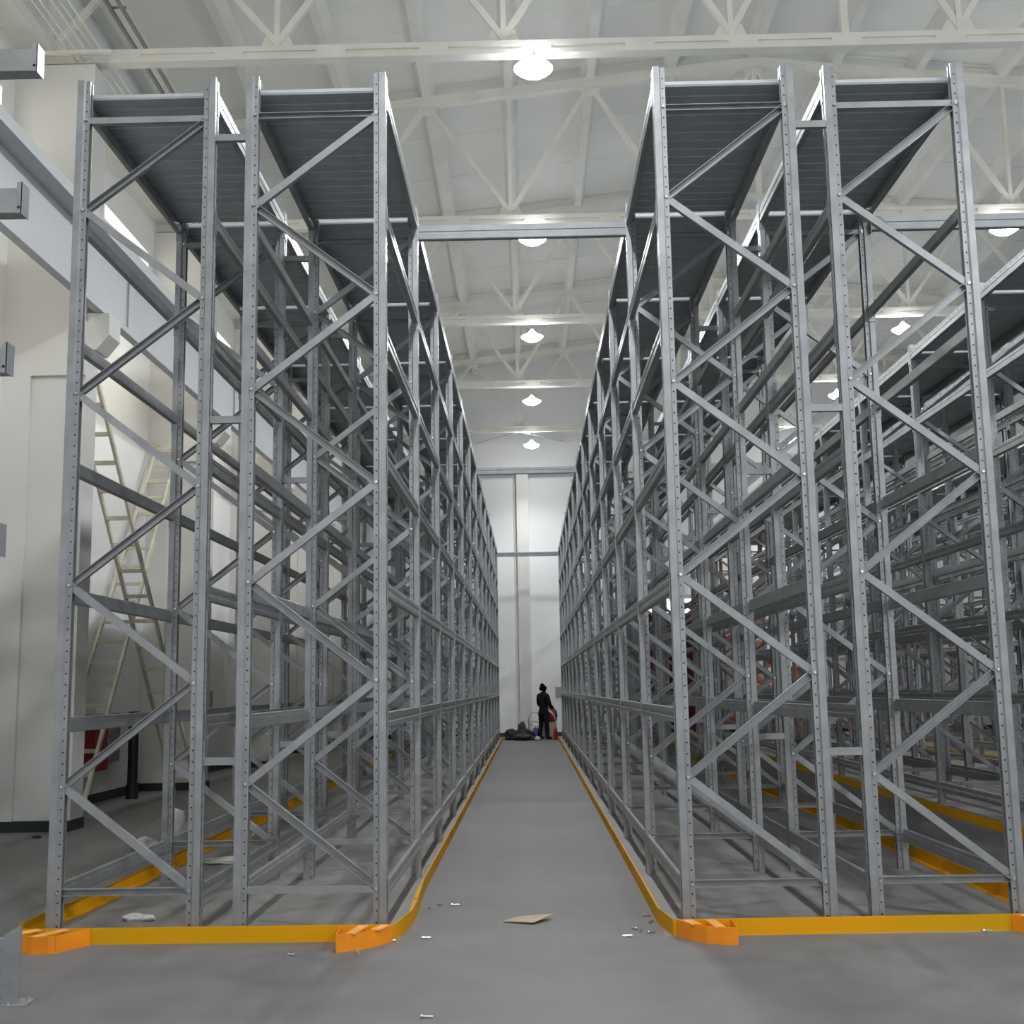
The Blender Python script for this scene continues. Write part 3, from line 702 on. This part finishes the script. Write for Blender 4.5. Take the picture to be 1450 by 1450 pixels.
# figure faces +x; y = its left
def figure(grow, parts):
    k = Sk(); pel = k.p((0, 0, .93), (.145+grow, .105+grow))
    if 'torso' in parts:
        a = k.p((0, 0, 1.08), (.135+grow, .105+grow), pel); b = k.p((-.01, 0, 1.25), (.155+grow, .115+grow), a); c = k.p((-.02, 0, 1.38), (.15+grow, .10+grow), b); d = k.p((0, 0, 1.455), (.07+grow, .07+grow), c)
        if 'head' in parts:
            n = k.p((.01, 0, 1.50), .055, d); h = k.p((.03, 0, 1.57), (.065, .07), n); h2 = k.p((.025, 0, 1.64), (.078, .092), h); k.p((.015, 0, 1.70), (.06, .07), h2)
            nz = k.p((.115, 0, 1.605), .014, h); 
            for s in (-1, 1): k.p((.02, s*.088, 1.61), .016, h)
        for s in (-1, 1):
            sh = k.p((-.02, s*.19, 1.395), .062+grow, c); el = k.p((.02, s*.245, 1.12), .046+grow, sh); wr = k.p((.22, s*.19, .97), .034+(grow if 'hand' not in parts else .0), el)
            if 'hand' in parts:
                pm = k.p((.30, s*.175, .925), (.035, .02), wr)
                for q, (dy, L) in enumerate(((-.03, .062), (-.01, .07), (.01, .066), (.03, .052))):
                    f1 = k.p((.335, s*.175+dy, .90), .0095, pm); f2 = k.p((.335+L*.5, s*.175+dy, .875), .009, f1); k.p((.335+L*.6, s*.175+dy*.9, .845), .008, f2)
                t1 = k.p((.275, s*.14, .925), .011, pm); k.p((.30, s*.115, .905), .009, t1)
    if 'hem' in parts: k.p((0, 0, .80), (.15+grow, .115+grow), pel)
    if 'belt' in parts: k.p((0, 0, 1.02), (.13+grow, .095+grow), pel)
    if 'leg' in parts:
        for s in (-1, 1):
            hp = k.p((0, s*.095, .86), .098+grow, pel); kn = k.p((.03 if s > 0 else -.02, s*.15, .48), .062+grow, hp); an = k.p((-.01 if s > 0 else -.06, s*.195, .10), .045+max(grow, -.008)*1.2, kn)
            if 'foot' not in parts: k.p((-.005 if s > 0 else -.055, s*.195, .045), .058, an)
            if 'foot' in parts:
                ft = k.p((.03 if s > 0 else -.02, s*.20, .05), .038, an); k.p((.14 if s > 0 else .09, s*.215, .035), .032, ft)
    return k
k = figure(-.035, ('torso', 'head', 'hand', 'leg', 'foot')); skin('body', k.v, k.e, k.r, 0, SKIN, pr)
k = figure(.022, ('torso', 'hem')); skin('jacket', k.v, k.e, k.r, 0, JACKET, pr)
k = figure(.016, ('leg', 'belt')); skin('trousers', k.v, k.e, k.r, 0, JEANS, pr)
lump('hair', (-.022, 0, 1.545), (.112, .108, .205), HAIR, None, None, 31, crease=.32, parent=pr)
for s in (-1, 1): 
    x0 = .03 if s > 0 else -.02
    lump('shoe', (x0+.04, s*.205, 0.0), (.145, .055, .10), BLACKM, None, None, 32+s, crease=.05, parent=pr)
    MB().lathe([(.001, -.011), (.009, -.006), (.011, 0), (.009, .006), (.001, .011)], n=8).build('eye', HOLE, pr, (.098, s*.033, 1.635))
# collar
MB().lathe([(.072, 0), (.085, .0), (.088, .07), (.076, .075)], n=20).build('collar', JACKET, pr, (0.0, 0, 1.435), smooth=True)

# ------------------------------------------------------------------ far right end
dr = struct(MB().box(3.75, 3.95, YF-.06, YF+.01, 0, 4.75).box(5.72, 5.92, YF-.06, YF+.01, 0, 4.75).box(3.75, 5.92, YF-.06, YF+.01, 4.6, 4.75).build('door_1', CREAM))
MB().box(3.95, 5.72, YF-.02, YF-.005, 0, 4.6).build('daylight_pane', DAYB, dr)
MB().box(4.02, 5.60, YF-.10, YF-.06, 0, 4.1).build('curtain', MAROON, dr)
for z in (2.3, 2.95): MB().cyl((4.6, YF-.115, z), (4.6, YF-.10, z), .24, 20).build('round_sign', PINK, dr)
t = thing('scissor_lift', 'orange scissor lift raised high behind the right racks by the back wall', 'lift', (7.35, 40.3, 0))
MB().box(-.9, .9, -.4, .4, .25, .6).build('chassis', ORP, t, bevel=.02)
for x in (-.65, .65):
    for y in (-.36, .36): MB().cyl((x, y-.06, .19), (x, y+.06, .19), .19, 18).build('wheel', BLACKM, t)
for k in range(5):
    z0, z1 = .62+.85*k, .62+.85*(k+1)
    for y in (-.3, .3):
        for s in (-1, 1): MB().bar((-s*.75, y, z0), (s*.75, y, z1), .09, .05).build('scissor_arm', ORP, t)
MB().box(-.95, .95, -.42, .42, 4.87, 4.97).build('platform', ORP, t)
m = MB()
for z in (5.4, 5.95):
    for y in (-.4, .4): m.bar((-.93, y, z), (.93, y, z), .04, .04)
    for x in (-.93, .93): m.bar((x, -.4, z), (x, .4, z), .04, .04, ref=(0, 0, 1))
for x in (-.93, 0, .93):
    for y in (-.4, .4): m.bar((x, y, 4.97), (x, y, 5.97), .04, .04)
m.build('guard_frame', ORP, t)
ORDW = ['bottom', 'second', 'third', 'fourth', 'fifth', 'sixth', 'seventh', 'topmost']
for x, n, where in ((5.9, 8, 'tall stack left of the scissor lift'), (8.75, 4, 'stack right of the scissor lift'), (11.0, 3, 'low stack deep on the right')):
    for q in range(n):
        o = thing('crate', ('topmost' if q == n-1 else ORDW[q]) + ' orange crate of the ' + where, 'crate', (x, 40.45, .552*q), 'orange crates by the back wall')
        MB().box(-.38, .38, -.3, .3, 0, .55).build('crate_body', ORP, o, bevel=.015); MB().box(-.39, .39, -.31, .31, .42, .50).build('rim', RED, o)
